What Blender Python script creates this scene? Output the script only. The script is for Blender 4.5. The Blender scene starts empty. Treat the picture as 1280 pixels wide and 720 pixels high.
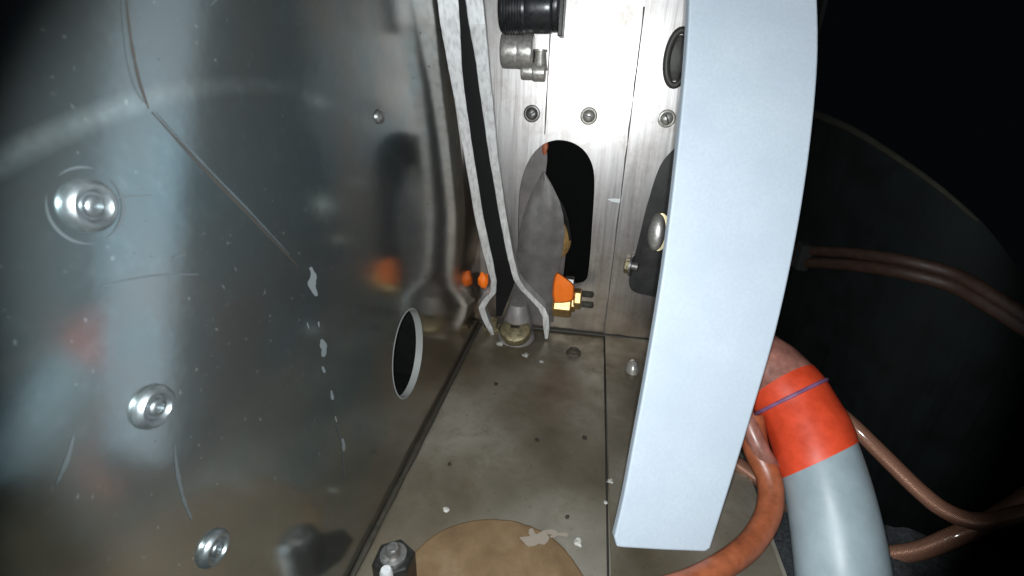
import bpy, bmesh, math, random
from mathutils import Vector, Matrix, noise
from mathutils.geometry import tessellate_polygon
random.seed(7)
S = bpy.context.scene
COL = S.collection

# ------------------------------------------------------------------ camera (metres; floor is z = 0, lens at z = 0.168)
CH = 0.168
FPX = 600.0                                   # focal length in pixels of the 1280 px wide photograph
RIGHT = Vector((0.9858965, 0.1648970, 0.0285846))
DOWN = Vector((0.0940682, -0.4047471, -0.9095774))
FWD = Vector((-0.1384170, 0.8994380, -0.4145503))
EYE = Vector((0, 0, CH))
cam_d = bpy.data.cameras.new('endoscope_camera')
cam = bpy.data.objects.new('endoscope_camera', cam_d)
COL.objects.link(cam)
cam_d.sensor_width = 36
cam_d.lens = 36 * FPX / 1280
cam_d.clip_start = 0.002
cam_d.clip_end = 50
cam_d.dof.use_dof = True
cam_d.dof.focus_distance = 0.26
cam_d.dof.aperture_fstop = 30
m = Matrix((RIGHT, -DOWN, -FWD)).transposed().to_4x4()
m.translation = EYE
cam.matrix_world = m
S.camera = cam

# ------------------------------------------------------------------ world, lamps, exposure
W = bpy.data.worlds.new('World')
S.world = W
W.use_nodes = True
W.node_tree.nodes['Background'].inputs['Color'].default_value = (0.5, 0.8, 1.0, 1)
W.node_tree.nodes['Background'].inputs['Strength'].default_value = 0.002
S.view_settings.view_transform = 'Standard'
S.view_settings.look = 'None'
S.view_settings.exposure = 0
S.view_settings.gamma = 1

def lamp(name, off, power, cone, blend, aim, radius=0.0012, color=(0.93, 0.98, 1.0)):
    d = bpy.data.lights.new(name, 'SPOT')
    d.energy = power
    d.spot_size = math.radians(cone)
    d.spot_blend = blend
    d.shadow_soft_size = radius
    d.color = color
    o = bpy.data.objects.new(name, d)
    COL.objects.link(o)
    o.location = EYE + RIGHT * off[0] - DOWN * off[1] + FWD * off[2]
    a = (FWD + RIGHT * aim[0] + DOWN * aim[1]).normalized()
    o.rotation_euler = (-a).to_track_quat('Z', 'Y').to_euler()
    return o
# the ring of LEDs round the endoscope's lens
lamp('endoscope_led', (-0.003, 0.0015, 0.0), 1.32, 96, 0.16, (0.0, -0.01))
lamp('endoscope_led', (0.003, -0.0015, 0.0), 1.32, 96, 0.16, (0.0, -0.01))

# ------------------------------------------------------------------ planes of the bay
D = 0.300                                     # rear panel
def ray(u, v):
    return RIGHT * (u - 640) + DOWN * (v - 360) + FWD * FPX
def Y(u, v, y):                               # point on the plane y = const
    d = ray(u, v); return EYE + d * (y / d.y)
def Z(u, v, z=0.0):                           # point at height z
    d = ray(u, v); return EYE + d * ((z - CH) / d.z)
LT = 0.014                                    # the left panel opens slightly towards the lens
LN = Vector((1, -LT, 0)).normalized()
LP0 = Vector((-0.069, D, 0))
LY = Vector((LT, 1, 0)).normalized()
def L(u, v, off=0.0):                         # point on the left panel
    d = ray(u, v); t = (LN.dot(LP0 - EYE) + off) / LN.dot(d); return EYE + d * t
def C(u, v, depth):                           # point on the plane square to the lens at that depth
    return EYE + ray(u, v) * (depth / FPX)

# ------------------------------------------------------------------ helpers
def tag(o, label=None, cat=None, group=None, kind=None):
    if label: o['label'] = label
    if cat: o['category'] = cat
    if group: o['group'] = group
    if kind: o['kind'] = kind
    return o
def thing(name, label, cat, loc=(0, 0, 0), group=None):
    o = bpy.data.objects.new(name, None); COL.objects.link(o)
    o.location = loc; o.empty_display_size = 0.01
    return tag(o, label, cat, group)
def obj(name, bm, mats, parent=None, smooth=False, bevel=0, origin=None):
    if not isinstance(mats, (list, tuple)): mats = [mats]
    bmesh.ops.recalc_face_normals(bm, faces=bm.faces)
    me = bpy.data.meshes.new(name)
    if origin is None and parent is None:
        c = Vector((0, 0, 0))
        for v in bm.verts: c += v.co
        origin = c / max(1, len(bm.verts))
    if parent is not None:
        origin = parent_world(parent)
    bmesh.ops.translate(bm, verts=bm.verts, vec=-Vector(origin))
    bm.to_mesh(me); bm.free()
    for mm in mats: me.materials.append(mm)
    if smooth:
        for p in me.polygons: p.use_smooth = True
    o = bpy.data.objects.new(name, me); COL.objects.link(o)
    if parent is not None: o.parent = parent
    else: o.location = origin
    if bevel:
        b = o.modifiers.new('bevel', 'BEVEL'); b.width = bevel; b.segments = 2; b.limit_method = 'ANGLE'
        b.angle_limit = math.radians(40)
    if smooth:
        e = o.modifiers.new('edges', 'EDGE_SPLIT'); e.split_angle = math.radians(42)
    return o
def parent_world(p):
    v = Vector(p.location)
    while p.parent is not None:
        p = p.parent; v += Vector(p.location)
    return v
def plate(bm, loops, n, t, mat=0):
    """flat plate: first loop is the outline, others are holes (lists of world points); n*t = thickness vector"""
    off = Vector(n) * t
    tris = tessellate_polygon([[Vector(p) for p in l] for l in loops])
    flat = [Vector(p) for l in loops for p in l]
    a = [bm.verts.new(p) for p in flat]
    b = [bm.verts.new(p + off) for p in flat]
    for tr in tris:
        try:
            f = bm.faces.new([a[i] for i in tr]); f.material_index = mat
            f = bm.faces.new([b[i] for i in reversed(tr)]); f.material_index = mat
        except ValueError: pass
    k = 0
    for l in loops:
        nn = len(l)
        for i in range(nn):
            j = (i + 1) % nn
            f = bm.faces.new([a[k + i], a[k + j], b[k + j], b[k + i]]); f.material_index = mat
        k += nn
def basis(axis):
    a = Vector(axis).normalized()
    h = Vector((0, 0, 1)) if abs(a.z) < 0.9 else Vector((1, 0, 0))
    u = a.cross(h).normalized(); v = a.cross(u).normalized()
    return u, v, a
def lathe(bm, o, axis, prof, seg=32, mat=0, ex=1.0):
    """prof = [(radius, height along axis)]"""
    u, v, a = basis(axis); o = Vector(o); rings = []
    for r, h in prof:
        if r < 1e-6: rings.append([bm.verts.new(o + a * h)])
        else: rings.append([bm.verts.new(o + a * h + (u * math.cos(2 * math.pi * i / seg) * ex + v * math.sin(2 * math.pi * i / seg)) * r) for i in range(seg)])
    for p, q in zip(rings, rings[1:]):
        for i in range(seg):
            j = (i + 1) % seg
            if len(p) == 1 and len(q) == 1: continue
            if len(p) == 1: f = bm.faces.new([p[0], q[i], q[j]])
            elif len(q) == 1: f = bm.faces.new([p[i], p[j], q[0]])
            else: f = bm.faces.new([p[i], p[j], q[j], q[i]])
            f.material_index = mat
def smooth_path(pts, n=8):
    pts = [Vector(p) for p in pts]; out = []
    for i in range(len(pts) - 1):
        p0 = pts[max(i - 1, 0)]; p1 = pts[i]; p2 = pts[i + 1]; p3 = pts[min(i + 2, len(pts) - 1)]
        for k in range(n):
            t = k / n
            out.append(0.5 * ((2 * p1) + (p2 - p0) * t + (2 * p0 - 5 * p1 + 4 * p2 - p3) * t * t + (-p0 + 3 * p1 - 3 * p2 + p3) * t ** 3))
    out.append(pts[-1]); return out
def tube(bm, pts, rad, seg=16, mat=0, cap=True, wob=0.0, smooth=8):
    path = smooth_path(pts, smooth) if smooth else [Vector(p) for p in pts]
    n = len(path); rings = []
    u = None
    uvl = bm.loops.layers.uv.verify()
    for i, p in enumerate(path):
        t = (path[min(i + 1, n - 1)] - path[max(i - 1, 0)]).normalized()
        if u is None: u = basis(t)[0]
        u = (u - t * u.dot(t)).normalized(); w = t.cross(u)
        r = rad(i / (n - 1)) if callable(rad) else rad
        if wob: r *= 1 + wob * noise.noise(p * 120)
        rings.append([bm.verts.new(p + (u * math.cos(2 * math.pi * k / seg) + w * math.sin(2 * math.pi * k / seg)) * r) for k in range(seg)])
    s = 0.0
    for i in range(n - 1):
        ds = (path[i + 1] - path[i]).length
        for k in range(seg):
            j = (k + 1) % seg
            f = bm.faces.new([rings[i][k], rings[i][j], rings[i + 1][j], rings[i + 1][k]]); f.material_index = mat
            for lo, uv in zip(f.loops, ((k / seg, s), ((k + 1) / seg, s), ((k + 1) / seg, s + ds), (k / seg, s + ds))):
                lo[uvl].uv = (uv[0], uv[1] * 100)
        s += ds
    if cap:
        f = bm.faces.new(rings[0]); f.material_index = mat
        f = bm.faces.new(rings[-1]); f.material_index = mat
def box(bm, c, sx, sy, sz, rot=None, mat=0):
    M = Matrix.Translation(Vector(c)) @ (rot.to_4x4() if rot else Matrix.Identity(4)) @ Matrix.Diagonal((sx, sy, sz, 1))
    r = bmesh.ops.create_cube(bm, size=1, matrix=M)
    for f in set(f for v in r['verts'] for f in v.link_faces): f.material_index = mat
def blob(bm, c, r, sc=(1, 1, 1), sub=3, amp=0.25, freq=2.0, mat=0, seed=0):
    res = bmesh.ops.create_icosphere(bm, subdivisions=sub, radius=1)
    for v in res['verts']:
        d = v.co.normalized(); k = 1 + amp * noise.noise(d * freq + Vector((seed, seed * 2, 0)))
        v.co = Vector(c) + Vector((d.x * sc[0], d.y * sc[1], d.z * sc[2])) * r * k
    for f in set(f for v in res['verts'] for f in v.link_faces): f.material_index = mat

# ------------------------------------------------------------------ materials
def mat(name, color, rough=0.5, metal=0.0, spec=0.5, build=None):
    m = bpy.data.materials.new(name); m.use_nodes = True
    nt = m.node_tree; b = nt.nodes['Principled BSDF']
    b.inputs['Base Color'].default_value = (*color, 1)
    b.inputs['Roughness'].default_value = rough
    b.inputs['Metallic'].default_value = metal
    b.inputs['Specular IOR Level'].default_value = spec
    if build: build(nt, b)
    return m
class N:
    def __init__(s, nt): s.nt = nt
    def new(s, t, **k):
        n = s.nt.nodes.new(t)
        for a, b in k.items(): setattr(n, a, b)
        return n
    def coord(s, scale=(1, 1, 1), rot=(0, 0, 0), kind='Object'):
        tc = s.new('ShaderNodeTexCoord'); mp = s.new('ShaderNodeMapping')
        mp.inputs['Scale'].default_value = scale; mp.inputs['Rotation'].default_value = rot
        s.nt.links.new(tc.outputs[kind], mp.inputs['Vector']); return mp.outputs[0]
    def noise(s, vec, scale, detail=4, rough=0.6, dist=0.0):
        n = s.new('ShaderNodeTexNoise'); n.inputs['Scale'].default_value = scale
        n.inputs['Detail'].default_value = detail; n.inputs['Roughness'].default_value = rough
        n.inputs['Distortion'].default_value = dist
        s.nt.links.new(vec, n.inputs['Vector']); return n.outputs['Fac']
    def ramp(s, fac, stops):
        r = s.new('ShaderNodeValToRGB'); e = r.color_ramp.elements
        while len(e) < len(stops): e.new(0.5)
        for i, (p, c) in enumerate(stops):
            e[i].position = p; e[i].color = (*c, 1) if isinstance(c, tuple) else (c, c, c, 1)
        s.nt.links.new(fac, r.inputs[0]); return r.outputs[0]
    def mix(s, fac, a, b, mode='MIX'):
        n = s.new('ShaderNodeMix', data_type='RGBA', blend_type=mode)
        for sock, v in ((n.inputs[0], fac), (n.inputs[6], a), (n.inputs[7], b)):
            if isinstance(v, (int, float)): sock.default_value = v if sock == n.inputs[0] else (v, v, v, 1)
            elif isinstance(v, tuple): sock.default_value = (*v, 1)
            else: s.nt.links.new(v, sock)
        return n.outputs[2]
    def math(s, op, a, b=0.0):
        n = s.new('ShaderNodeMath', operation=op)
        for i, v in enumerate((a, b)):
            if isinstance(v, (int, float)): n.inputs[i].default_value = v
            else: s.nt.links.new(v, n.inputs[i])
        return n.outputs[0]
    def bump(s, h, bsdf, strength=0.3, dist=0.0002):
        n = s.new('ShaderNodeBump'); n.inputs['Strength'].default_value = strength; n.inputs['Distance'].default_value = dist
        s.nt.links.new(h, n.inputs['Height']); s.nt.links.new(n.outputs[0], bsdf.inputs['Normal'])
    def to(s, sock, bsdf, name): s.nt.links.new(sock, bsdf.inputs[name])

def b_rear(nt, b):
    g = N(nt)
    streak = g.noise(g.coord((1, 1, 0.045)), 420, 5, 0.65)
    wide = g.noise(g.coord((1, 1, 0.12)), 60, 3)
    blot = g.noise(g.coord(), 45, 6, 0.7)
    c = g.ramp(streak, [(0.30, (0.30, 0.285, 0.28)), (0.5, (0.42, 0.405, 0.40)), (0.72, (0.50, 0.485, 0.48))])
    c = g.mix(g.ramp(wide, [(0.35, 0.0), (0.65, 0.55)]), c, (0.40, 0.37, 0.36), 'MIX')
    dirt = g.ramp(blot, [(0.50, 0.0), (0.75, 0.6)])
    c = g.mix(dirt, c, (0.20, 0.16, 0.12))
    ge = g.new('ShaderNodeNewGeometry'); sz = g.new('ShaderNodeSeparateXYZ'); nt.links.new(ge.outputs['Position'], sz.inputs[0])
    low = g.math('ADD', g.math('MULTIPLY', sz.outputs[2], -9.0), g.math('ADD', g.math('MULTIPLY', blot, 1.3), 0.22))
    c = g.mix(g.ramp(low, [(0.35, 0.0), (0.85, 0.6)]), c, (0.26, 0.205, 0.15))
    g.to(c, b, 'Base Color')
    g.to(g.ramp(g.math('ADD', g.math('MULTIPLY', streak, 0.5), g.math('MULTIPLY', blot, 0.5)), [(0.3, 0.35), (0.7, 0.47)]), b, 'Roughness')
    g.bump(streak, b, 0.25, 0.0002)
REAR = mat('brushed_aluminium', (0.5, 0.5, 0.5), 0.4, 0.97, build=b_rear)

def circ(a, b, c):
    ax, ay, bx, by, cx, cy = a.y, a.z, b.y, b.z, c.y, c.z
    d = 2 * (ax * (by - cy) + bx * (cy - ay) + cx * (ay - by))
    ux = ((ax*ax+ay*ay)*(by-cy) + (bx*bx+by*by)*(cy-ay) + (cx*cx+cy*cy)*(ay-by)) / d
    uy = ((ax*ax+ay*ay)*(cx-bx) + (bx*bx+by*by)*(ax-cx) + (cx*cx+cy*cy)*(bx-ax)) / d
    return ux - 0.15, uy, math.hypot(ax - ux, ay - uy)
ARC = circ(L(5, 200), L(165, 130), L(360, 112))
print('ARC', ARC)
def b_left(nt, b):
    g = N(nt)
    big = g.noise(g.coord(), 18, 5, 0.6)
    fine = g.noise(g.coord(), 260, 4, 0.7)
    sp = g.noise(g.coord(), 700, 2, 0.5)
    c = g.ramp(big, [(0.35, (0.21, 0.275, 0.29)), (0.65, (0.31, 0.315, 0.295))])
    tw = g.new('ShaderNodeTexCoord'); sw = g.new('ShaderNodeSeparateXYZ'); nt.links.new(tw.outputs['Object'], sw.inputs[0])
    warm_refl = g.math('ADD', g.math('MULTIPLY', sw.outputs[1], 4.0), g.math('ADD', g.math('MULTIPLY', sw.outputs[2], -3.0), g.math('MULTIPLY', big, 0.9)))
    c = g.mix(g.ramp(warm_refl, [(0.0, 0.0), (0.75, 1.0)]), c, (0.42, 0.35, 0.28))   # brown reflection of the floor, painted into the far, low part
    dust = g.math('MULTIPLY', g.ramp(fine, [(0.52, 0.0), (0.72, 1.0)]), 0.35)
    c = g.mix(dust, c, (0.32, 0.39, 0.40))
    g.to(c, b, 'Base Color')
    g.to(g.ramp(big, [(0.3, 0.105), (0.7, 0.175)]), b, 'Roughness')
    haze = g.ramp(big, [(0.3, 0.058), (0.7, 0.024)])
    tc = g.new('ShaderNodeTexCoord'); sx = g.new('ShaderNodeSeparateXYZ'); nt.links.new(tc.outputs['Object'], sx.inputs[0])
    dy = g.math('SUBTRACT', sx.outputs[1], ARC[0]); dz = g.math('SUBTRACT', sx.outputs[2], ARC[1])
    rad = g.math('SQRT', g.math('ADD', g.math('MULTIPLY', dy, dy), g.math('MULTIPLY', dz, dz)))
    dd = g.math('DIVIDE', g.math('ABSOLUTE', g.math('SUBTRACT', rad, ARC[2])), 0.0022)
    band = g.math('MULTIPLY', g.ramp(dd, [(0.0, 1.0), (0.35, 0.75), (1.0, 0.0)]), g.ramp(g.math('ADD', g.math('MULTIPLY', sx.outputs[1], 5.0), 1.0), [(0.42, 1.0), (0.75, 0.12)]))  # pale arc: reflection of the side panel's rim, painted in as haze
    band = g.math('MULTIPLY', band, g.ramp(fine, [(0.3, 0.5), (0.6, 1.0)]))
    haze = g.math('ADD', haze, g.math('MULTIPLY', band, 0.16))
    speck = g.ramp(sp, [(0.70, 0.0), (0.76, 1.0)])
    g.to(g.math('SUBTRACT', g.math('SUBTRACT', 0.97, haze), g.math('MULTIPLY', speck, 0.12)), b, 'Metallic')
    g.bump(big, b, 0.06, 0.002)
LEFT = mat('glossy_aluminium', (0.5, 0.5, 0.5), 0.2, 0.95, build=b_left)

def b_floor(nt, b):
    g = N(nt)
    big = g.noise(g.coord(), 16, 4, 0.5)
    mid = g.noise(g.coord(), 60, 6, 0.7, 0.4)
    fine = g.noise(g.coord(), 600, 3, 0.6)
    c = g.ramp(big, [(0.32, (0.115, 0.094, 0.060)), (0.5, (0.225, 0.197, 0.150)), (0.68, (0.37, 0.345, 0.29))])
    c = g.mix(g.ramp(mid, [(0.50, 0.0), (0.75, 0.6)]), c, (0.15, 0.105, 0.055))
    c = g.mix(g.ramp(fine, [(0.62, 0.0), (0.78, 0.6)]), c, (0.07, 0.055, 0.04))
    g.to(c, b, 'Base Color')
    g.to(g.ramp(mid, [(0.3, 0.36), (0.7, 0.6)]), b, 'Roughness')
    g.bump(mid, b, 0.3, 0.0006)
FLOOR = mat('stained_aluminium', (0.3, 0.3, 0.25), 0.45, 0.6, build=b_floor)

def b_rust(nt, b):
    g = N(nt)
    n = g.noise(g.coord(), 55, 6, 0.65); f = g.noise(g.coord(), 500, 4, 0.6)
    c = g.ramp(n, [(0.3, (0.10, 0.060, 0.028)), (0.55, (0.165, 0.105, 0.054)), (0.8, (0.22, 0.165, 0.105))])
    c = g.mix(g.ramp(f, [(0.5, 0.0), (0.8, 0.4)]), c, (0.10, 0.07, 0.04))
    g.to(c, b, 'Base Color'); g.bump(f, b, 0.3, 0.0002)
TAN = mat('tan_sealant', (0.25, 0.17, 0.08), 0.55, 0.0, build=b_rust)

def simple(name, color, rough, metal=0.0, nscale=300, amt=0.35, spec=0.5, bump=0.15):
    def bd(nt, b):
        g = N(nt); n = g.noise(g.coord(), nscale, 5, 0.65)
        dark = tuple(x * (1 - amt) for x in color); lite = tuple(min(1, x * (1 + amt * 0.5)) for x in color)
        g.to(g.ramp(n, [(0.3, dark), (0.7, lite)]), b, 'Base Color')
        g.to(g.ramp(n, [(0.3, max(0.02, rough - 0.08)), (0.7, min(1, rough + 0.1))]), b, 'Roughness')
        if bump: g.bump(n, b, bump, 0.0002)
    return mat(name, color, rough, metal, spec, bd)
STEEL = simple('bright_steel', (0.42, 0.45, 0.46), 0.22, 1.0, 300, 0.12, bump=0.05)
DULL = simple('dull_steel', (0.36, 0.35, 0.34), 0.42, 0.9, 400, 0.4)
DARK = simple('black_steel', (0.03, 0.03, 0.028), 0.4, 0.5, 400, 0.4)
BRASS = simple('brass', (0.50, 0.33, 0.14), 0.36, 0.75, 400, 0.35)
OLD_BRASS = simple('aged_brass', (0.42, 0.36, 0.22), 0.4, 0.8, 300, 0.4)
GOLD = simple('gold_plating', (0.75, 0.55, 0.25), 0.22, 1.0, 400, 0.2)
ORANGE = simple('orange_torque_paint', (1.0, 0.19, 0.008), 0.5, 0, 300, 0.12)
RUBBER = simple('black_rubber', (0.008, 0.008, 0.008), 0.75, 0, 300, 0.3, 0.2)
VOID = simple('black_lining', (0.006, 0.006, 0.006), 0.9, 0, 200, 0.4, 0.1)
LUGM = simple('grey_casting', (0.33, 0.31, 0.30), 0.45, 0.4, 90, 0.3, bump=0.1)
def b_edge(nt, b):
    g = N(nt); n = g.noise(g.coord((1, 1, 0.03)), 700, 3, 0.5); w = g.noise(g.coord(), 60, 3)
    c = g.ramp(n, [(0.25, (0.50, 0.50, 0.50)), (0.55, (0.76, 0.77, 0.78)), (0.8, (0.82, 0.83, 0.84))])
    g.to(g.mix(g.ramp(w, [(0.5, 0.0), (0.75, 0.5)]), c, (0.40, 0.38, 0.36)), b, 'Base Color'); g.bump(n, b, 0.3, 0.0002)
EDGE = mat('worn_plate_edge', (0.8, 0.8, 0.8), 0.4, 0.4, build=b_edge)
SCR = mat('scratch', (0.22, 0.25, 0.26), 0.5, 0.55)
SCRB = mat('fine_scratch', (0.16, 0.19, 0.20), 0.4, 0.8)
SCUFF = mat('rear_scuff', (0.75, 0.78, 0.78), 0.5, 0.2)
CHROME = simple('satin_chrome', (0.55, 0.53, 0.49), 0.36, 0.6, 500, 0.3)
GROOVE = mat('groove', (0.02, 0.018, 0.015), 0.7, 0.1)
RIM = mat('cut_edge', (0.30, 0.31, 0.30), 0.4, 0.3)
CHIP = mat('white_chip', (0.75, 0.76, 0.74), 0.7)
OCHRE = simple('ochre_rim', (0.45, 0.27, 0.10), 0.45, 0.3)
def b_band(nt, b):
    g = N(nt)
    n = g.noise(g.coord(), 900, 3, 0.6); w = g.noise(g.coord(), 25, 3)
    c = g.ramp(w, [(0.3, (0.40, 0.46, 0.53)), (0.7, (0.47, 0.53, 0.595))])
    c = g.mix(g.ramp(n, [(0.35, 0.35), (0.65, 0.0)]), c, (0.36, 0.41, 0.46))
    g.to(c, b, 'Base Color'); g.bump(n, b, 0.15, 0.0002)
BAND = mat('pale_blue_paint', (0.45, 0.5, 0.57), 0.6, 0.0, 0.3, b_band)
SLEEVE = simple('red_sleeve', (0.62, 0.060, 0.020), 0.42, 0, 130, 0.25)
CLEAR_RED = simple('faded_red_sleeve', (0.30, 0.13, 0.10), 0.35, 0, 160, 0.45)
CONDUIT = simple('grey_vinyl', (0.27, 0.33, 0.36), 0.42, 0, 60, 0.18)
TIE = simple('violet_tie', (0.22, 0.10, 0.20), 0.5)
HOSE = simple('red_brown_hose', (0.30, 0.085, 0.035), 0.4, 0, 200, 0.35)
def b_copper(nt, b):
    g = N(nt)
    tc = g.new('ShaderNodeTexCoord'); mp = g.new('ShaderNodeMapping')
    mp.inputs['Scale'].default_value = (9, 14.0, 1)
    nt.links.new(tc.outputs['UV'], mp.inputs['Vector'])
    w1 = g.new('ShaderNodeTexWave', bands_direction='DIAGONAL'); w1.inputs['Scale'].default_value = 1.0
    w1.inputs['Distortion'].default_value = 1.2
    nt.links.new(mp.outputs[0], w1.inputs['Vector'])
    c = g.ramp(w1.outputs['Fac'], [(0.1, (0.09, 0.033, 0.02)), (0.6, (0.26, 0.11, 0.065)), (0.95, (0.55, 0.30, 0.20))])
    g.to(c, b, 'Base Color'); g.bump(w1.outputs['Fac'], b, 0.5, 0.0003)
COPPER = mat('braided_copper', (0.45, 0.2, 0.1), 0.38, 0.4, build=b_copper)
COPPER.node_tree.nodes['Principled BSDF'].inputs['Coat Weight'].default_value = 1.0
COPPER.node_tree.nodes['Principled BSDF'].inputs['Coat Roughness'].default_value = 0.12
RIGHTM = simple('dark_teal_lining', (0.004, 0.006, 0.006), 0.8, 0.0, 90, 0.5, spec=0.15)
FELT = simple('dark_speckled_blanket', (0.025, 0.029, 0.032), 0.85, 0, 700, 0.9, bump=0.9)

# ------------------------------------------------------------------ floor
bm = bmesh.new()
def P(x, y, z=0.0): return Vector((x, y, z))
box(bm, (0.0, 0.16, -0.001), 0.152 + 0.02, 0.29, 0.002)
floor = obj('floor', bm, [FLOOR], None); tag(floor, kind='structure')
# dark seam along the floor: a lap joint strip lying on the floor to its right
t = thing('floor_doubler', 'thin stained strip lapped along the floor beside the pale blue band', 'metal strip', P(0.05, 0.2))
bm = bmesh.new()
out = [P(0.0215, 0.085, 0.0002), P(0.0206, 0.2985, 0.0002), P(0.084, 0.2985, 0.0002), P(0.084, 0.085, 0.0002)]
plate(bm, [out], (0, 0, 1), 0.0011)
obj('strip', bm, FLOOR, t, bevel=0.0003)
bm = bmesh.new()
tube(bm, [P(0.0203, y, 0.0001) for y in (0.085, 0.12, 0.17, 0.22, 0.27, 0.298)], 0.0005, 8, smooth=4, wob=0.6)
obj('sealant_line', bm, GROOVE, t, True)

# round tan cover at the lower edge of the picture
c0 = Z(612, 762)
t = thing('round_cover', 'large round tan cover with a grey smear at the near end of the floor', 'cover', c0)
R_ = (Z(612, 650) - c0).length
bm = bmesh.new()
lathe(bm, c0, (0, 0, 1), [(0, 0.0002), (R_, 0.0002), (R_, 0.0007), (R_ - 0.0008, 0.0011), (0, 0.0012)], 96)
for v in bm.verts:
    d = v.co - c0; k = 1 + 0.035 * noise.noise(d.normalized() * 2.5) + 0.012 * noise.noise(d.normalized() * 14)
    v.co.x = c0.x + d.x * k; v.co.y = c0.y + d.y * k
obj('disc', bm, TAN, t)
def patch(bm, pts, n, h, mat=0):
    """thin irregular fleck"""
    plate(bm, [[Vector(p) for p in pts]], n, h, mat)
def ragged(cu, cv, ru, rv, k, f, seed=0, amp=0.4):
    out = []
    for i in range(k):
        a = 2 * math.pi * i / k
        r = 1 + amp * noise.noise(Vector((math.cos(a) * 1.7, math.sin(a) * 1.7, seed * 3.1)))*2
        out.append(f(cu + ru * r * math.cos(a), cv + rv * r * math.sin(a)))
    return out
bm = bmesh.new()
patch(bm, ragged(668, 672, 13, 11, 18, lambda u, v: Z(u, v, 0.00125), 3, 0.6), (0, 0, 1), 0.0002)
patch(bm, ragged(694, 668, 13, 5, 14, lambda u, v: Z(u, v, 0.00126), 5, 0.6), (0, 0, 1), 0.0002)
obj('smear', bm, mat('grey_smear', (0.24, 0.20, 0.16), 0.6), t)

# ------------------------------------------------------------------ rear panel
HOLE_PX = [(701, 175), (715, 178), (728, 186), (737, 198), (742, 213), (743, 232), (742, 255), (740, 285), (738, 315), (735, 343), (731, 351), (722, 354),
           (700, 356), (680, 357), (664, 354), (654, 345), (649, 330), (648, 300), (648, 265), (650, 235), (656, 212), (665, 194), (678, 181), (690, 176)]
HOLE2_PX = [(858, 176), (846, 183), (834, 194), (825, 207), (818, 225), (811, 248), (805, 270), (799, 296), (793, 320), (788, 338), (786, 352), (789, 361),
            (797, 366), (815, 370), (840, 374), (865, 372), (880, 350), (890, 300), (898, 250), (900, 210), (890, 185), (874, 175)]
def up(pts, n=3):
    pp = [Vector(p) for p in pts]; out = []; k = len(pp)
    for i in range(k):
        p0, p1, p2, p3 = pp[i - 1], pp[i], pp[(i + 1) % k], pp[(i + 2) % k]
        for j in range(n):
            s = j / n
            out.append(0.5 * ((2 * p1) + (p2 - p0) * s + (2 * p0 - 5 * p1 + 4 * p2 - p3) * s * s + (-p0 + 3 * p1 - 3 * p2 + p3) * s ** 3))
    return out
h1 = up([Y(u, v, D) for u, v in HOLE_PX]); h2 = up([Y(u, v, D) for u, v in HOLE2_PX])
rear = thing('rear_panel', 'bright brushed aluminium rear panel with two tall oblong openings', 'metal panel', P(0, D + 0.001))
bm = bmesh.new()
out = [P(-0.072, D, -0.002), P(0.092, D, -0.002), P(0.092, D, 0.26), P(-0.072, D, 0.26)]
plate(bm, [out, h1, h2], (0, 1, 0), 0.0018)
sheet = obj('sheet', bm, [REAR], rear)
# lapped centre strip of the panel (its edges are the two vertical seams)
bm = bmesh.new()
def seamx(z): return 0.0198
lap = [P(0.0202, D - 0.0009, 0.0008), P(0.092, D - 0.0009, 0.0008), P(0.092, D - 0.0009, 0.235), P(0.0202, D - 0.0009, 0.235)]
h2b = [Vector((p.x + 0.0, D - 0.0009, p.z)) for p in h2]
plate(bm, [lap, h2b], (0, 1, 0), 0.0007)
obj('lapped_sheet', bm, REAR, rear, bevel=0.0002)
bm = bmesh.new()
tube(bm, [P(0.0199, D - 0.0002, z) for z in (0.001, 0.03, 0.06, 0.09, 0.13, 0.17, 0.20)], 0.0005, 6, smooth=5, wob=1.3)
tube(bm, [P(-0.0292, D - 0.0001, z) for z in (0.133, 0.15, 0.17, 0.19, 0.20)], 0.00035, 6, smooth=5, wob=0.9)
obj('seam', bm, simple('dark_seam', (0.17, 0.15, 0.14), 0.6, 0.3), rear)
# raised top flange
bm = bmesh.new()
box(bm, (0.01, D - 0.006, 0.2085), 0.16, 0.011, 0.010)
obj('top_flange', bm, simple('brown_grey_flange', (0.13, 0.12, 0.11), 0.5, 0.5), rear, bevel=0.001)
# three rivets
for i, (u, v) in enumerate([(665, 142), (736, 145), (833, 148)]):
    c = Y(u, v, D); c.y = D - (0.0009 if i == 2 else 0.0)
    bm = bmesh.new()
    lathe(bm, c, (0, -1, 0), [(0.0050, 0), (0.0050, 0.0006), (0.0042, 0.0009), (0.0040, 0.0003), (0.0036, 0.0004), (0.0032, 0.0020), (0.0022, 0.0028), (0, 0.0031)], 24)
    r = obj('rivet', bm, CHROME if i else DULL, rear, True)
    bm = bmesh.new()
    box(bm, c + Vector((0, -0.0029, 0)), 0.0052, 0.0006, 0.0009, Matrix.Rotation(math.radians(-35 + 50 * i), 3, 'Y'))
    s = obj('slot', bm, DARK, r)
# oval grommet at the upper right
c = Y(847, 73, D - 0.001)
bm = bmesh.new()
u_, v_ = 0.0058, 0.0135
ringpts = []
for i in range(32):
    a = 2 * math.pi * i / 32
    ringpts.append(c + Vector((math.cos(a) * u_, -0.001, math.sin(a) * v_)))
tube(bm, ringpts + ringpts[:2], 0.0019, 10, smooth=0)
gr = obj('oval_grommet', bm, simple('dark_rubber_ring', (0.05, 0.048, 0.042), 0.5), rear, True)
bm = bmesh.new()
lathe(bm, c + Vector((0, 0.0002, 0)), (0, -1, 0), [(0.0115, 0.0), (0.009, 0.002), (0, 0.0026)], 24)
for v in bm.verts: v.co.x = c.x + (v.co.x - c.x) * 0.42
obj('grommet_core', bm, simple('grey_rubber_core', (0.07, 0.068, 0.06), 0.6), gr, True)
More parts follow.
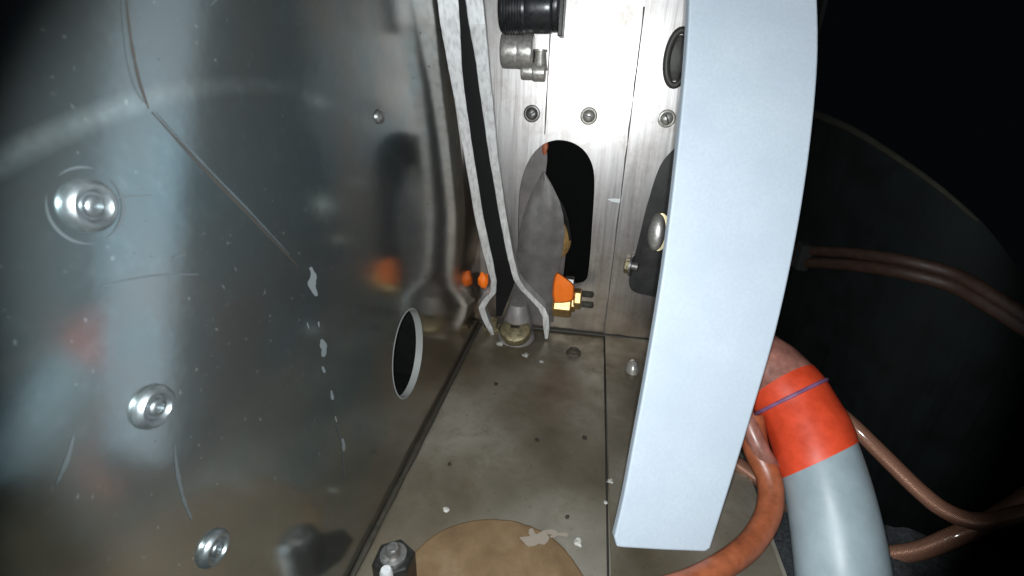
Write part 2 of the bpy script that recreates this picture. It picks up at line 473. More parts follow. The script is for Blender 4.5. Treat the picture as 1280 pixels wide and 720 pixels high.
# white scuff
bm = bmesh.new()
plate(bm, [[Y(u, v, D - 0.0001) for u, v in [(759, 249), (768, 248), (778, 249), (786, 252), (776, 254), (765, 252)]]], (0, -1, 0), 0.0001)
obj('scuff', bm, SCUFF, rear)

# space behind the openings: dark lining, a grey web behind the centre opening, an ochre wheel rim
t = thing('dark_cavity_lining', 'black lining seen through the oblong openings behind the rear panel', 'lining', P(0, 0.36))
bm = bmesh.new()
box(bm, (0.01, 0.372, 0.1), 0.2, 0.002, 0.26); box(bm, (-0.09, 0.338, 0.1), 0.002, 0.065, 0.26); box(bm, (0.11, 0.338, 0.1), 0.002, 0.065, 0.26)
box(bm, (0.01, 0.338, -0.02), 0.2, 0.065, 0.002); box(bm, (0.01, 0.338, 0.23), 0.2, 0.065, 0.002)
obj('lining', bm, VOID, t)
t = thing('web_plate', 'dark grey web plate seen inside the left half of the centre opening', 'metal plate', Y(665, 240, 0.318))
bm = bmesh.new()
plate(bm, [[Y(u, v, 0.318) for u, v in [(630, 165), (683, 165), (684, 200), (681, 225), (700, 268), (709, 300), (704, 345), (690, 380), (630, 380)]]], (0, 1, 0), 0.003)
obj('plate', bm, simple('dark_grey_web', (0.19, 0.17, 0.16), 0.55, 0.35, 80, 0.4), t)
bm = bmesh.new()
blob(bm, Y(681.5, 185, 0.3165), 0.0028, (0.7, 0.4, 1.5), 2, 0.4, 2)
obj('paint_dab', bm, simple('rust_red_dab', (0.5, 0.13, 0.05), 0.5), t)
t = thing('ochre_wheel', 'ochre wheel rim showing right of the grey lug inside the centre opening', 'wheel', Y(697, 302, 0.309))
bm = bmesh.new()
cc = Y(690, 300, 0.309)
lathe(bm, cc, (0.25, -1, 0), [(0, -0.002), (0.0105, -0.002), (0.0125, 0.0), (0.0125, 0.003), (0.0105, 0.0045), (0.006, 0.0045), (0.0055, 0.003), (0, 0.003)], 40)
for v in bm.verts: v.co.z = cc.z + (v.co.z - cc.z) * 1.15
obj('rim', bm, OCHRE, t, True)
bm = bmesh.new()
tube(bm, [Y(712, 300, 0.309), Y(708, 275, 0.309), Y(702, 258, 0.309), Y(690, 240, 0.309)], 0.0018, 8)
obj('guard', bm, DARK, t, True)

# grey lug in front of the centre opening
def lug_rows():
    rows = [(214, 679, 681), (222, 675, 685), (235, 668, 692), (250, 661, 699), (268, 655, 704), (290, 650, 706), (315, 646, 703), (340, 643, 698), (365, 640, 695), (385, 638, 693), (402, 637, 692)]
    return rows
t = thing('grey_lug', 'pointed grey tapering metal lug standing before the centre opening', 'bracket', P(-0.03, 0.288))
bm = bmesh.new(); vs = []; NS = 14
for k, (v, a, b_) in enumerate(lug_rows()):
    row = []
    for i in range(NS + 1):
        s = i / NS
        bulge = math.sin(math.pi * s) ** 0.8
        w = (b_ - a) / 55.0
        p = Y(a + (b_ - a) * s, v + 3 * math.sin(s * 3), 0.2925 - 0.0018 * bulge * w + 0.0016 * noise.noise(Vector((s * 3, v * 0.03, 0))))
        row.append(bm.verts.new(p))
    vs.append(row)
for k in range(len(vs) - 1):
    for i in range(NS): bm.faces.new([vs[k][i], vs[k][i + 1], vs[k + 1][i + 1], vs[k + 1][i]])
bmesh.ops.solidify(bm, geom=bm.faces[:], thickness=0.0016)
obj('shell', bm, LUGM, t, True)

# brass dome nut in its cup between the flange feet
c = Z(646, 398, 0.004)
c = P(-0.0395, 0.2835, 0.002)
t = thing('brass_screw', 'pale brass domed slotted screw in a grey cup between the splayed plate feet', 'screw', c)
bm = bmesh.new()
lathe(bm, c, (0, -0.25, 1), [(0.0125, 0.0), (0.0122, 0.0015), (0.0100, 0.004), (0.0098, 0.006), (0.0092, 0.006), (0.009, 0.004), (0, 0.004)], 36)
lathe(bm, c + Vector((0, 0.0035, 0.002)), (0, 0, 1), [(0.0105, 0.0), (0.0098, 0.007), (0.0078, 0.014), (0.0060, 0.021), (0, 0.0215)], 28)
obj('cup', bm, LUGM, t, True)
bm = bmesh.new()
lathe(bm, c + Vector((0, -0.004, 0.004)), (0, -0.55, 1), [(0.0102, 0.0), (0.0105, 0.0030), (0.0096, 0.0054), (0.0060, 0.0068), (0, 0.0074)], 32)
h = obj('head', bm, OLD_BRASS, t, True)
bm = bmesh.new()
box(bm, c + Vector((0, -0.0082, 0.0112)), 0.0058, 0.0011, 0.0014, Matrix.Rotation(math.radians(25), 3, 'X'))
obj('slot', bm, DARK, h)

# torque-sealed fitting right of the lug
o = Y(704, 370, 0.284)
t = thing('sealed_fitting', 'brass fitting covered with bright orange paint, two threaded studs pointing right', 'fitting', o)
def hexprof(bm, o, ax, r, l, mat=0, ch=0.12):
    lathe(bm, o, ax, [(0, 0), (r * (1 - ch), 0), (r, l * ch), (r, l * (1 - ch)), (r * (1 - ch), l), (0, l)], 6, mat)
bm = bmesh.new(); hexprof(bm, Y(691, 379, 0.286), (1, 0, 0), 0.0086, 0.0128)
obj('body', bm, BRASS, t, False, bevel=0.0004)
bm = bmesh.new(); hexprof(bm, Y(706, 354, 0.289), (1, 0, 0), 0.0052, 0.0062)
obj('steel_nut', bm, DULL, t, False, bevel=0.0004)
# orange paint: a smeared wedge over the front of the fitting
bm = bmesh.new()
poly = [(696, 340), (700, 342), (707, 347), (714, 352), (718, 357), (718, 366), (717, 375), (711, 378), (703, 379), (692, 379), (690, 368), (691, 355), (693, 345)]
cenp = Y(705, 362, 0.2750)
ringA = [bm.verts.new(Y(u, v, 0.2825)) for u, v in poly]
ringB = [bm.verts.new(Y(u + (705 - u) * 0.02, v + (362 - v) * 0.02, 0.2775)) for u, v in poly]
ringC = [bm.verts.new(Y(u + (705 - u) * 0.16, v + (362 - v) * 0.10, 0.2755)) for u, v in poly]
ringD = [bm.verts.new(Y(u + (705 - u) * 0.5, v + (362 - v) * 0.5, 0.2752)) for u, v in poly]
top = bm.verts.new(cenp)
n = len(poly)
for A, B in ((ringA, ringB), (ringB, ringC), (ringC, ringD)):
    for i in range(n): bm.faces.new([A[i], A[(i + 1) % n], B[(i + 1) % n], B[i]])
for i in range(n): bm.faces.new([ringD[i], ringD[(i + 1) % n], top])
bm.faces.new(list(reversed(ringA)))
obj('torque_paint', bm, ORANGE, t, True)
bm = bmesh.new()
hexprof(bm, Y(714, 378, 0.2835), (1, 0, 0), 0.0062, 0.0028)
obj('washer_nut', bm, BRASS, t, bevel=0.0003)
bm = bmesh.new(); hexprof(bm, Y(717, 373, 0.2825), (1, 0, 0), 0.0070, 0.0052)
obj('stud_nut', bm, BRASS, t, bevel=0.0005)
for (u, v, yy) in ((722, 367, 0.2835), (722, 380, 0.2815)):
    bm = bmesh.new(); prof = [(0, 0)]
    for k in range(9):
        prof += [(0.0018, 0.0008 * k), (0.0024, 0.0008 * k + 0.0004)]
    prof += [(0.0018, 0.0072), (0.0012, 0.0078), (0, 0.0078)]
    lathe(bm, Y(727, v, yy), (1, 0, 0.0), prof, 16)
    obj('stud', bm, simple('grey_stud', (0.20, 0.19, 0.16), 0.4, 0.6), t, True)

# two parallel plates with a black rubber seal between them, running down in front of the rear panel
def sect(center_px, near, width, t0, length_back, name, mats, bmx, lip):
    pass
def edge_plate(pts, back, bmx, tip=None):
    """pts: [(u_left, u_right, v, y)] visible narrow edge; the plate runs back from it"""
    rows = []
    for (ul, ur, v, y) in pts:
        a, b = Y(ul, v, y), Y(ur, v, y)
        dirn = ((a + b) / 2 - EYE); dirn.z = 0; dirn.normalize()
        dd = min(back, (D - 0.0015 - y) / max(dirn.y, 0.1))
        dd = max(dd, 0.001)
        cc = []
        for q in (a, b, b + dirn * dd, a + dirn * dd):
            q = q.copy(); q.x = max(q.x, LP0.x + LT * (q.y - D) + (0.0004 if q is not b else 0.001)); cc.append(bmx.verts.new(q))
        rows.append(cc)
    for r, s in zip(rows, rows[1:]):
        for i in range(4):
            bmx.faces.new([r[i], r[(i + 1) % 4], s[(i + 1) % 4], s[i]])
    bmx.faces.new(rows[0]); bmx.faces.new(list(reversed(rows[-1])))
def dens(pts, k=6, jit=0.5):
    out = []
    for a, b in zip(pts, pts[1:]):
        for i in range(k):
            s = i / k
            j = jit * noise.noise(Vector((a[2] + (b[2] - a[2]) * s, 3, 0)) * 0.09)
            out.append(tuple(x + (y - x) * s + (j if q < 2 else 0) for q, (x, y) in enumerate(zip(a, b))))
    out.append(pts[-1]); return out
t = thing('twin_plate_joint', 'two long worn plate edges with a black seal between, feet splayed on the floor', 'joint', P(-0.04, 0.27))
LPX = [(541, 570, -40, 0.217), (550, 575, 30, 0.224), (559, 577, 80, 0.23), (568, 582, 125, 0.237), (581, 593, 200, 0.25), (594, 605, 275, 0.264), (606, 616, 325, 0.2718), (614, 621, 352, 0.276), (612, 620, 366, 0.279), (602, 611, 377, 0.28), (598, 606, 385, 0.28), (602, 610, 398, 0.281), (609, 616, 411, 0.282), (614, 618, 419, 0.284)]
RPX = [(576, 599, -40, 0.221), (586, 607, 30, 0.228), (595, 611, 80, 0.235), (601, 616, 125, 0.242), (612, 623, 200, 0.253), (625, 634, 275, 0.266), (635, 643, 325, 0.2718), (642, 650, 350, 0.2748), (650, 658, 362, 0.278), (662, 670, 374, 0.28), (673, 682, 386, 0.281), (678, 686, 396, 0.281), (679, 687, 410, 0.282), (681, 685, 424, 0.284)]
bm = bmesh.new(); edge_plate(dens(LPX), 0.012, bm); obj('edge_plate', bm, EDGE, t, bevel=0.0004)
bm = bmesh.new(); edge_plate(dens(RPX), 0.012, bm); obj('edge_plate', bm, EDGE, t, bevel=0.0004)
SPX = [(566, 580, -40, 0.223), (572, 589, 30, 0.231), (576, 597, 80, 0.238), (580, 603, 125, 0.245), (592, 614, 200, 0.256), (603, 627, 275, 0.269), (614, 637, 325, 0.2755), (619, 644, 352, 0.281), (620, 636, 372, 0.284), (620, 627, 395, 0.286)]
bm = bmesh.new(); edge_plate(dens(SPX, 4, 0), 0.010, bm); obj('rubber_seal', bm, RUBBER, t)

# small orange-sealed screw left of the joint
c = Y(604, 350, 0.290)
t = thing('sealed_screw', 'small screw with an orange paint blob in the corner left of the twin plates', 'screw', c)
bm = bmesh.new(); lathe(bm, Y(606, 371, 0.292), (0, -0.3, 1), [(0, 0), (0.0036, 0), (0.0038, 0.004), (0.0030, 0.006), (0.0028, 0.012), (0, 0.013)], 18)
obj('shank', bm, DULL, t, True)
bm = bmesh.new(); blob(bm, Y(604, 351, 0.287), 0.0037, (0.95, 0.9, 1.55), 3, 0.3, 1.5, seed=2)
obj('torque_paint', bm, ORANGE, t, True)
bm = bmesh.new(); lathe(bm, P(-0.058, 0.290, 0.0), (0, -0.1, 1), [(0, 0), (0.0065, 0), (0.0065, 0.003), (0.0045, 0.004), (0.0045, 0.009), (0, 0.009)], 6)
obj('nut', bm, OLD_BRASS, t, bevel=0.0004)

# chrome clamp near the top and the dark cap above it
o = Y(650, 62, 0.290)
t = thing('chrome_clamp', 'shiny chrome swivel clamp of two rounded barrels on the upper rear panel', 'clamp', o)
def barrel(bm, c, ax, r, l, belly=0.0, seg=28):
    prof = [(0, 0)]
    for k in range(9):
        s = k / 8
        prof.append((r * (0.90, 0.97, 0.99, 1.0, 1.0, 1.0, 0.99, 0.97, 0.90)[k], l * (0, 0.04, 0.1, 0.3, 0.5, 0.7, 0.9, 0.96, 1.0)[k]))
    prof.append((0, l)); lathe(bm, c, ax, prof, seg)
bm = bmesh.new()
barrel(bm, Y(628, 63, 0.291), (1, 0, 0), 0.0092, 0.0100, 1); barrel(bm, Y(647, 64, 0.291), (1, 0, 0), 0.0092, 0.0088, 1)
obj('barrel', bm, CHROME, t, True)
bm = bmesh.new()
barrel(bm, Y(652, 89, 0.293), (1, 0, 0), 0.0046, 0.0068, 1); barrel(bm, Y(666, 90, 0.293), (1, 0, 0), 0.0050, 0.0072, 1)
lathe(bm, Y(675, 88, 0.293), (0, 0, 1), [(0, 0), (0.0044, 0), (0.0036, 0.004), (0.0030, 0.009), (0.0036, 0.0095), (0.0036, 0.0105), (0, 0.0105)], 20)
obj('swivel', bm, CHROME, t, True)
c = Y(662, 14, 0.285)
t = thing('black_cap', 'black ribbed cap with a short stem at the top of the rear panel', 'cap', c)
bm = bmesh.new()
barrel(bm, Y(627, 10, 0.283), (1, 0, 0), 0.0120, 0.0145, 1); barrel(bm, Y(657, 9, 0.283), (1, 0, 0), 0.0122, 0.0150, 1)
barrel(bm, Y(690, 6, 0.285), (1, 0, 0), 0.0128, 0.0045, 0)
for q in range(7):
    lathe(bm, Y(631 + q * 3.6, 10, 0.283), (1, 0, 0), [(0.0118, 0), (0.0126, 0.0003), (0.0126, 0.0009), (0.0118, 0.0012)], 28)
obj('cap_body', bm, simple('smoky_black_plastic', (0.028, 0.03, 0.032), 0.3, 0.2), t, True)
bm = bmesh.new(); barrel(bm, Y(663, 41, 0.285), (0, 0, 1), 0.0030, 0.012)
obj('stem', bm, DARK, t, True)
bm = bmesh.new(); box(bm, Y(703, 14, 0.287), 0.0024, 0.016, 0.024); 
obj('latch_plate', bm, DARK, t, bevel=0.0004)

# fasteners showing in the right opening
c = Y(818, 290, 0.303)
t = thing('dome_bolt', 'silver domed bolt head inside the right opening, beside the pale blue band', 'bolt', c)
bm = bmesh.new(); cb = Y(820, 290, 0.306); lathe(bm, cb, (-0.1, -1, 0.25), [(0, 0), (0.0120, 0), (0.0120, 0.003), (0.0112, 0.0048), (0.0085, 0.0065), (0.004, 0.0074), (0, 0.0076)], 32)
for v in bm.verts: v.co.x = cb.x + (v.co.x - cb.x) * 0.45
obj('dome', bm, CHROME, t, True)
bm = bmesh.new(); lathe(bm, Y(824, 290, 0.309), (-0.1, -1, 0.25), [(0, 0), (0.0125, 0), (0.0128, 0.002), (0.0120, 0.003), (0, 0.003)], 32)
for v in bm.verts: v.co.x = cb.x + 0.0025 + (v.co.x - cb.x - 0.0025) * 0.5
obj('collar', bm, OLD_BRASS, t, True)
bm = bmesh.new(); box(bm, P(0.058, 0.316, 0.09), 0.05, 0.004, 0.13)
t2 = thing('backing_plate', 'dark grey backing plate behind the right opening', 'metal plate', P(0.058, 0.316, 0.09))
obj('plate', bm, simple('charcoal_plate', (0.055, 0.053, 0.052), 0.5, 0.3, 60, 0.5), t2)
c = Y(787, 332, 0.2965)
t = thing('small_hex_nut', 'small dull hex nut at the lower left rim of the right opening', 'nut', c)
bm = bmesh.new(); hexprof(bm, Y(781, 332, 0.296), (1, -0.3, 0), 0.0050, 0.0045)
obj('nut', bm, OLD_BRASS, t, bevel=0.0004)
bm = bmesh.new(); lathe(bm, Y(788, 332, 0.2965), (1, -0.3, 0), [(0, 0), (0.0068, 0), (0.0068, 0.0012), (0.003, 0.0014), (0.003, 0.005), (0, 0.005)], 20)
obj('washer', bm, DULL, t, True)

# ------------------------------------------------------------------ left panel
lp = thing('left_panel', 'dark glossy aluminium left panel with scratches, mirroring the bay', 'metal panel', P(-0.07, 0.15))
def LL(y, z, off=0.0):                         # point of the panel at depth y, height z
    x = LP0.x + LT * (y - D); return Vector((x, y, z)) + LN * off
hc = [L(u, v) for u, v in [(514, 391), (503, 396), (496, 410), (491, 435), (490, 460), (493, 482), (500, 494), (508, 495), (517, 484), (524, 462), (528, 436), (527, 410), (522, 396)]]
cy = (min(p.y for p in hc) + max(p.y for p in hc)) / 2; cz = (min(p.z for p in hc) + max(p.z for p in hc)) / 2
HR = (max(p.z for p in hc) - min(p.z for p in hc)) / 2
HRy = (max(p.y for p in hc) - min(p.y for p in hc)) / 2
hole = [LL(cy + HRy * math.cos(2 * math.pi * i / 48), cz + HR * math.sin(2 * math.pi * i / 48)) for i in range(48)]
bm = bmesh.new()
plate(bm, [[LL(-0.02, -0.002), LL(D - 0.0005, -0.002), LL(D - 0.0005, 0.26), LL(-0.02, 0.26)], hole], -LN, 0.0018)
def stroke(bm, pts, w, f, h=0.00006, mat=1, sm=6):
    """thin scratch on a plane; w in pixels at that place"""
    pp = smooth_path([Vector((a, b, 0)) for a, b in pts], sm); n = len(pp); Lf = []; Rt = []
    for i, p in enumerate(pp):
        tn = (pp[min(i + 1, n - 1)] - pp[max(i - 1, 0)]).normalized(); nn = Vector((-tn.y, tn.x, 0))
        ww = w * (0.25 + 0.75 * math.sin(math.pi * (i + 0.3) / (n - 0.4)) ** 0.7) * (1 + 0.6 * noise.noise(Vector((p.x * 0.15, p.y * 0.15, w)))) / 2
        Lf.append(f(p.x + nn.x * ww, p.y + nn.y * ww)); Rt.append(f(p.x - nn.x * ww, p.y - nn.y * ww))
    for i in range(n - 1):
        q = [bm.verts.new(x) for x in (Lf[i], Lf[i + 1], Rt[i + 1], Rt[i])]
        fc = bm.faces.new(q); fc.material_index = mat
LO = lambda u, v: L(u, v, -0.0001) if False else L(u, v, 0.00008)
# white flaked marks
for pts, w in [([(388, 334), (392, 345), (390, 356), (396, 370)], 8), ([(402, 424), (405, 436), (404, 446)], 7), ([(403, 458), (406, 466)], 4), ([(414, 488), (416, 500)], 4),
               ([(419, 520), (421, 528)], 2.5), ([(428, 548), (430, 564)], 5), ([(384, 403), (386, 411)], 2), ([(398, 402), (399, 409)], 2)]:
    stroke(bm, pts, w, LO, mat=1)
for pts, w in [([(128, 358), (160, 350), (200, 344), (248, 343)], 2.2), ([(218, 556), (222, 590), (230, 625), (240, 650)], 4), ([(195, 140), (250, 200), (310, 262), (362, 318)], 2.4),
               ([(152, 0), (158, 60), (168, 105), (180, 128)], 2.8), ([(140, 248), (150, 246), (190, 244)], 2), ([(92, 545), (84, 575), (70, 606)], 5), ([(216, 322), (224, 320), (232, 318)], 2.2), ([(262, 8), (268, 2), (278, -6)], 2),
               ([(420, 530), (428, 560), (430, 600)], 1.5)]:
    stroke(bm, pts, w, LO, mat=2)
stroke(bm, [(190, 140), (250, 206), (312, 270), (375, 335)], 3.5, lambda u, v: L(u, v, 0.00005), mat=3)
stroke(bm, [(158, 0), (164, 50), (174, 100), (186, 136)], 4, lambda u, v: L(u, v, 0.00005), mat=3)
rnd = random.Random(5)
for i in range(46):                            # little nicks
    u = rnd.uniform(120, 560); v = rnd.uniform(20, 700); a = rnd.uniform(0, 3.14); l = rnd.uniform(1.0, 3.5)
    if 480 < u and v > 380: continue
    stroke(bm, [(u, v), (u + math.cos(a) * l, v + math.sin(a) * l)], rnd.uniform(0.5, 1.1), LO, mat=2, sm=3)
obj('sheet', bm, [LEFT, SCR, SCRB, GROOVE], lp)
# bright cut rim of the round hole and the dark liner behind it
bm = bmesh.new()
n = 48
for i in range(n):
    a0, a1 = 2 * math.pi * i / n, 2 * math.pi * (i + 1) / n
    def rp(a, k, off): return LL(cy + HRy * k * math.cos(a), cz + HR * k * math.sin(a), off)
    bm.faces.new([bm.verts.new(x) for x in (rp(a0, 0.998, 0.0003), rp(a1, 0.998, 0.0003), rp(a1, 0.998, -0.0030), rp(a0, 0.998, -0.0030))])
    bm.faces.new([bm.verts.new(x) for x in (rp(a0, 1.035, 0.00012), rp(a1, 1.035, 0.00012), rp(a1, 0.998, 0.0003), rp(a0, 0.998, 0.0003))])
bmesh.ops.remove_doubles(bm, verts=bm.verts, dist=0.00001)
obj('hole_rim', bm, RIM, lp, True)
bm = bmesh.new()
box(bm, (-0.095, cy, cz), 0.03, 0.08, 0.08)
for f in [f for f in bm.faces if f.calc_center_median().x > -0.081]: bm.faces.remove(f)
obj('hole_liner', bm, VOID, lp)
WASHM = simple('satin_washer', (0.24, 0.27, 0.28), 0.36, 0.92, 300, 0.12, bump=0.05)
# three cup-washer screws
for i, (u, v, r) in enumerate([(110, 257, 0.0039), (190, 508, 0.0039), (266, 685, 0.0039)]):
    c = L(u, v)
    s = r / 0.0052
    bm = bmesh.new()
    lathe(bm, c, LN, [(0.0052 * s, 0), (0.0053 * s, 0.0006 * s), (0.0049 * s, 0.0015 * s), (0.0042 * s, 0.0021 * s), (0.0034 * s, 0.0020 * s), (0.0028 * s, 0.0013 * s), (0.0027 * s, 0.0009 * s), (0, 0.0009 * s)], 48)
    w = obj('cup_washer', bm, WASHM, lp, True)
    if i == 0: w['label'] = 'topmost washer, ringed by a circular scratch'
    bm = bmesh.new()
    lathe(bm, c + LN * 0.0008 * s, LN, [(0.0022 * s, 0), (0.0022 * s, 0.0009 * s), (0.0019 * s, 0.0013 * s), (0.0011 * s, 0.0015 * s), (0.0010 * s, 0.0008 * s), (0, 0.0007 * s)], 32)
    obj('screw_head', bm, WASHM, w, True)
    if i == 0:
        bm = bmesh.new()
        for a0, a1, rr, wd in ((150, 262, 0.0056, 0.00022), (280, 395, 0.0054, 0.00032), (60, 118, 0.0055, 0.00018)):
            k = 24; U = LY; V = Vector((0, 0, 1)); prev = None
            for j in range(k + 1):
                a = math.radians(a0 + (a1 - a0) * j / k); wv = wd * math.sin(math.pi * (j + 0.4) / (k + 0.8))
                d_ = U * math.cos(a) + V * math.sin(a)
                q = (bm.verts.new(c + d_ * (rr - wv) + LN * 0.0001), bm.verts.new(c + d_ * (rr + wv) + LN * 0.0001))
                if prev: bm.faces.new([prev[0], prev[1], q[1], q[0]])
                prev = q
        obj('ring_scratch', bm, SCRB, w)
GRIMEP = simple('tarnished_pip', (0.10, 0.07, 0.045), 0.6, 0.6)
# small rivets on the panel
for i, (u, v) in enumerate([(474, 146)]):
    c = L(u, v); rr = 0.0024 if i == 0 else 0.0009
    bm = bmesh.new(); lathe(bm, c, LN, [(rr, 0), (rr, rr * 0.25), (rr * 0.6, rr * 0.6), (0, rr * 0.7)], 16)
    obj('pip', bm, DULL if i == 0 else GRIMEP, lp, True)
# fold where the panel meets the floor
bm = bmesh.new()
tube(bm, [LL(y, 0.0008) + Vector((0.0012, 0, 0)) for y in (0.02, 0.08, 0.14, 0.2, 0.25, 0.296)], 0.0014, 8, wob=0.4, smooth=5)
o = obj('corner_sealant', bm, simple('dark_sealant', (0.035, 0.03, 0.022), 0.6), None, True)
tag(o, 'dark brown sealant bead along the left corner of the floor', 'sealant')
bm = bmesh.new()
tube(bm, [P(x, 0.2988, 0.0008) for x in (-0.068, -0.03, 0.0, 0.03, 0.06, 0.088)], 0.0013, 8, wob=0.5, smooth=6)
o = obj('corner_sealant', bm, simple('dark_sealant', (0.035, 0.03, 0.022), 0.6), None, True)
tag(o, 'dark sealant bead along the foot of the rear panel', 'sealant')

# ------------------------------------------------------------------ screws and grit on the floor
c = P(-0.0541, 0.104, 0.0)
t = thing('upright_bolt', 'black nut on a bright steel stud standing at the near left of the floor', 'bolt', c)
bm = bmesh.new(); hexprof(bm, c + Vector((0, 0, 0.0002)), (0, 0.0, 1), 0.0074, 0.0150, ch=0.1)
obj('nut', bm, DARK, t, bevel=0.0004)
bm = bmesh.new(); lathe(bm, c + Vector((0, 0, 0.0152)), (0, 0, 1), [(0.0045, 0), (0.0045, 0.0012), (0.0026, 0.0016), (0.0025, 0.0040), (0.0018, 0.0048), (0, 0.005)], 24)
obj('stud', bm, DULL, t, True)
bm = bmesh.new(); lathe(bm, c + Vector((0.0005, -0.0072, 0.0010)), (0, 0, 1), [(0, 0), (0.0021, 0), (0.0021, 0.0165), (0.0016, 0.0175), (0, 0.0177)], 20)
obj('bright_pin', bm, simple('bright_pin_steel',(0.8,0.82,0.84),0.3,0.4), t, True)
c = Z(790, 463, 0.0015)
t = thing('silver_screw', 'silver domed screw head on the floor left of the pale blue band', 'screw', c)
bm = bmesh.new(); lathe(bm, c, (0, 0, 1), [(0.0058, 0), (0.0060, 0.0008), (0.0052, 0.0040), (0.0030, 0.0066), (0, 0.0074)], 28)
for v in bm.verts: v.co.x = c.x + (v.co.x - c.x) * 0.7
obj('dome', bm, CHROME, t, True)
c = Z(717, 441, 0.0002)
t = thing('grimy_screw', 'small grimy dark screw head on the floor before the rear panel', 'screw', c)
bm = bmesh.new(); lathe(bm, c, (0, 0, 1), [(0.0052, 0), (0.0048, 0.0010), (0.0034, 0.0016), (0.0032, 0.0028), (0.0018, 0.0034), (0.0014, 0.002), (0, 0.002)], 10)
obj('head', bm, simple('grimy_metal', (0.12, 0.10, 0.08), 0.5, 0.5), t)
LITE = simple('pale_grit', (0.40, 0.39, 0.36), 0.7)
DGRIT = simple('dark_grit', (0.03, 0.02, 0.015), 0.8)
k = 0
for (u, v, r, lit, lab) in [(723, 678, 0.0016, 1, 'white crumb on the floor nearest the round tan cover'), (763, 602, 0.0013, 1, 'white crumb beside the floor seam, low by the pale blue band'),
        (757, 628, 0.0008, 1, 'tiny white crumb on the floor seam below the larger crumb'), (625, 430, 0.0024, 1, 'pale crumb just below the left plate foot'),
        (657, 444, 0.0019, 1, 'pale flat crumb between the two plate feet and the open floor'), (671, 550, 0.0013, 0, 'black speck in the middle of the floor'),
        (620, 480, 0.0012, 0, 'dark brown speck on the floor left of the grimy screw'), (731, 547, 0.0013, 0, 'dark brown speck right of the black speck on the floor'),
        (709, 646, 0.0009, 0, 'reddish brown speck just above the round tan cover'), (562, 580, 0.0009, 0, 'dark speck near the left corner of the floor'),
        (558, 637, 0.0013, 1, 'grey crumb left of centre on the near floor'), (677, 452, 0.0013, 1, 'pale crumb between the plate feet and the grimy screw')]:
    bm = bmesh.new(); blob(bm, Z(u, v, 0.0011 if u > 745 else 0.0003), r, (1, 1, 0.6), 2, 0.9, 1.6, seed=k); k += 1
    o = obj('crumb', bm, LITE if lit else DGRIT, None)
    tag(o, lab, 'crumb', 'crumbs of dirt on the floor')

# ------------------------------------------------------------------ pale blue band
DB = 0.171
edgeL = [(862, -60), (862, 0), (859, 60), (853, 130), (846, 200), (838, 270), (829, 340), (818, 410), (806, 480), (793, 550), (780, 620), (768, 672)]
bot = [(767, 680), (771, 684), (780, 685), (830, 688), (882, 690)]
edgeR = [(888, 686), (893, 670), (912, 610), (932, 545), (953, 475), (970, 415), (984, 355), (996, 295), (1006, 235), (1014, 175), (1020, 115), (1023, 60), (1022, 0), (1017, -60)]
pts = [C(u, v, DB) for u, v in smooth_path([Vector((*p, 0)) for p in edgeL], 3) for u, v in [(u, v)]] if False else \
      [C(p.x, p.y, DB) for p in smooth_path([Vector((*p, 0)) for p in edgeL], 3)] + [C(*p, DB) for p in bot[1:]] + [C(p.x, p.y, DB) for p in smooth_path([Vector((*p, 0)) for p in edgeR], 3)]
t = thing('blue_band', 'broad pale blue painted curved band rising at the right of the bay', 'metal band', C(800, 700, 0.18))
bm = bmesh.new(); plate(bm, [pts], FWD, 0.0045)
obj('band_face', bm, BAND, t, bevel=0.0007)
bm = bmesh.new()                                # narrow inner lip that shows as a bluish edge line on the left
lip = [C(p.x - 1, p.y, DB + 0.0052) for p in smooth_path([Vector((*p, 0)) for p in edgeL], 3)]
lip2 = [C(p.x + 18, p.y, DB + 0.0052) for p in smooth_path([Vector((*p, 0)) for p in edgeL], 3)]
plate(bm, [lip + list(reversed(lip2))], FWD, 0.002)
obj('backing_lip', bm, simple('steel_blue_edge', (0.16, 0.2, 0.24), 0.5, 0.3), t)

# ------------------------------------------------------------------ right side: arched lining, conduit, copper lines
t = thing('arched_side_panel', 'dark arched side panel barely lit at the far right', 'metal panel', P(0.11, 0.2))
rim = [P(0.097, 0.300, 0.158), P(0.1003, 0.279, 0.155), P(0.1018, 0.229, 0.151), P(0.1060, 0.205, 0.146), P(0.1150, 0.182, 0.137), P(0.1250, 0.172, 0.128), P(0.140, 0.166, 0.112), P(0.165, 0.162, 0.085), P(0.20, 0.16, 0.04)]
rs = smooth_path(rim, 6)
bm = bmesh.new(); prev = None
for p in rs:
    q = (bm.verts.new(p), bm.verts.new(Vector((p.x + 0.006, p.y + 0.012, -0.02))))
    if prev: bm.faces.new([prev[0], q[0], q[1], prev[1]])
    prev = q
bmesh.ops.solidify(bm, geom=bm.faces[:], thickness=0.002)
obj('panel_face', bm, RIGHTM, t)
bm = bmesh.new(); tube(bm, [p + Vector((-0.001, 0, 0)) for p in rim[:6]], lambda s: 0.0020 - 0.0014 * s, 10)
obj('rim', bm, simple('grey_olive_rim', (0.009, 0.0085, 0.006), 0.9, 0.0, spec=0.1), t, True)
bm = bmesh.new(); lathe(bm, P(0.1085, 0.205, 0.131), (-1, -0.4, 0), [(0.0014, 0), (0.0010, 0.0008), (0, 0.001)], 12)
obj('rivet', bm, STEEL, t, True)

bm = bmesh.new()
nx, ny = 60, 60
g = [[bm.verts.new(P(0.083 + 0.16 * i / nx, 0.03 + 0.30 * j / ny, -0.012 + 0.004 * noise.noise(Vector((i * 0.21, j * 0.21, 1))) + 0.0015 * noise.noise(Vector((i * 0.9, j * 0.9, 4))))) for j in range(ny + 1)] for i in range(nx + 1)]
for i in range(nx):
    for j in range(ny): bm.faces.new([g[i][j], g[i + 1][j], g[i + 1][j + 1], g[i][j + 1]])
o = obj('insulation_blanket', bm, FELT, None, True)
tag(o, 'dark speckled insulation blanket below the conduit at the lower right', 'blanket')

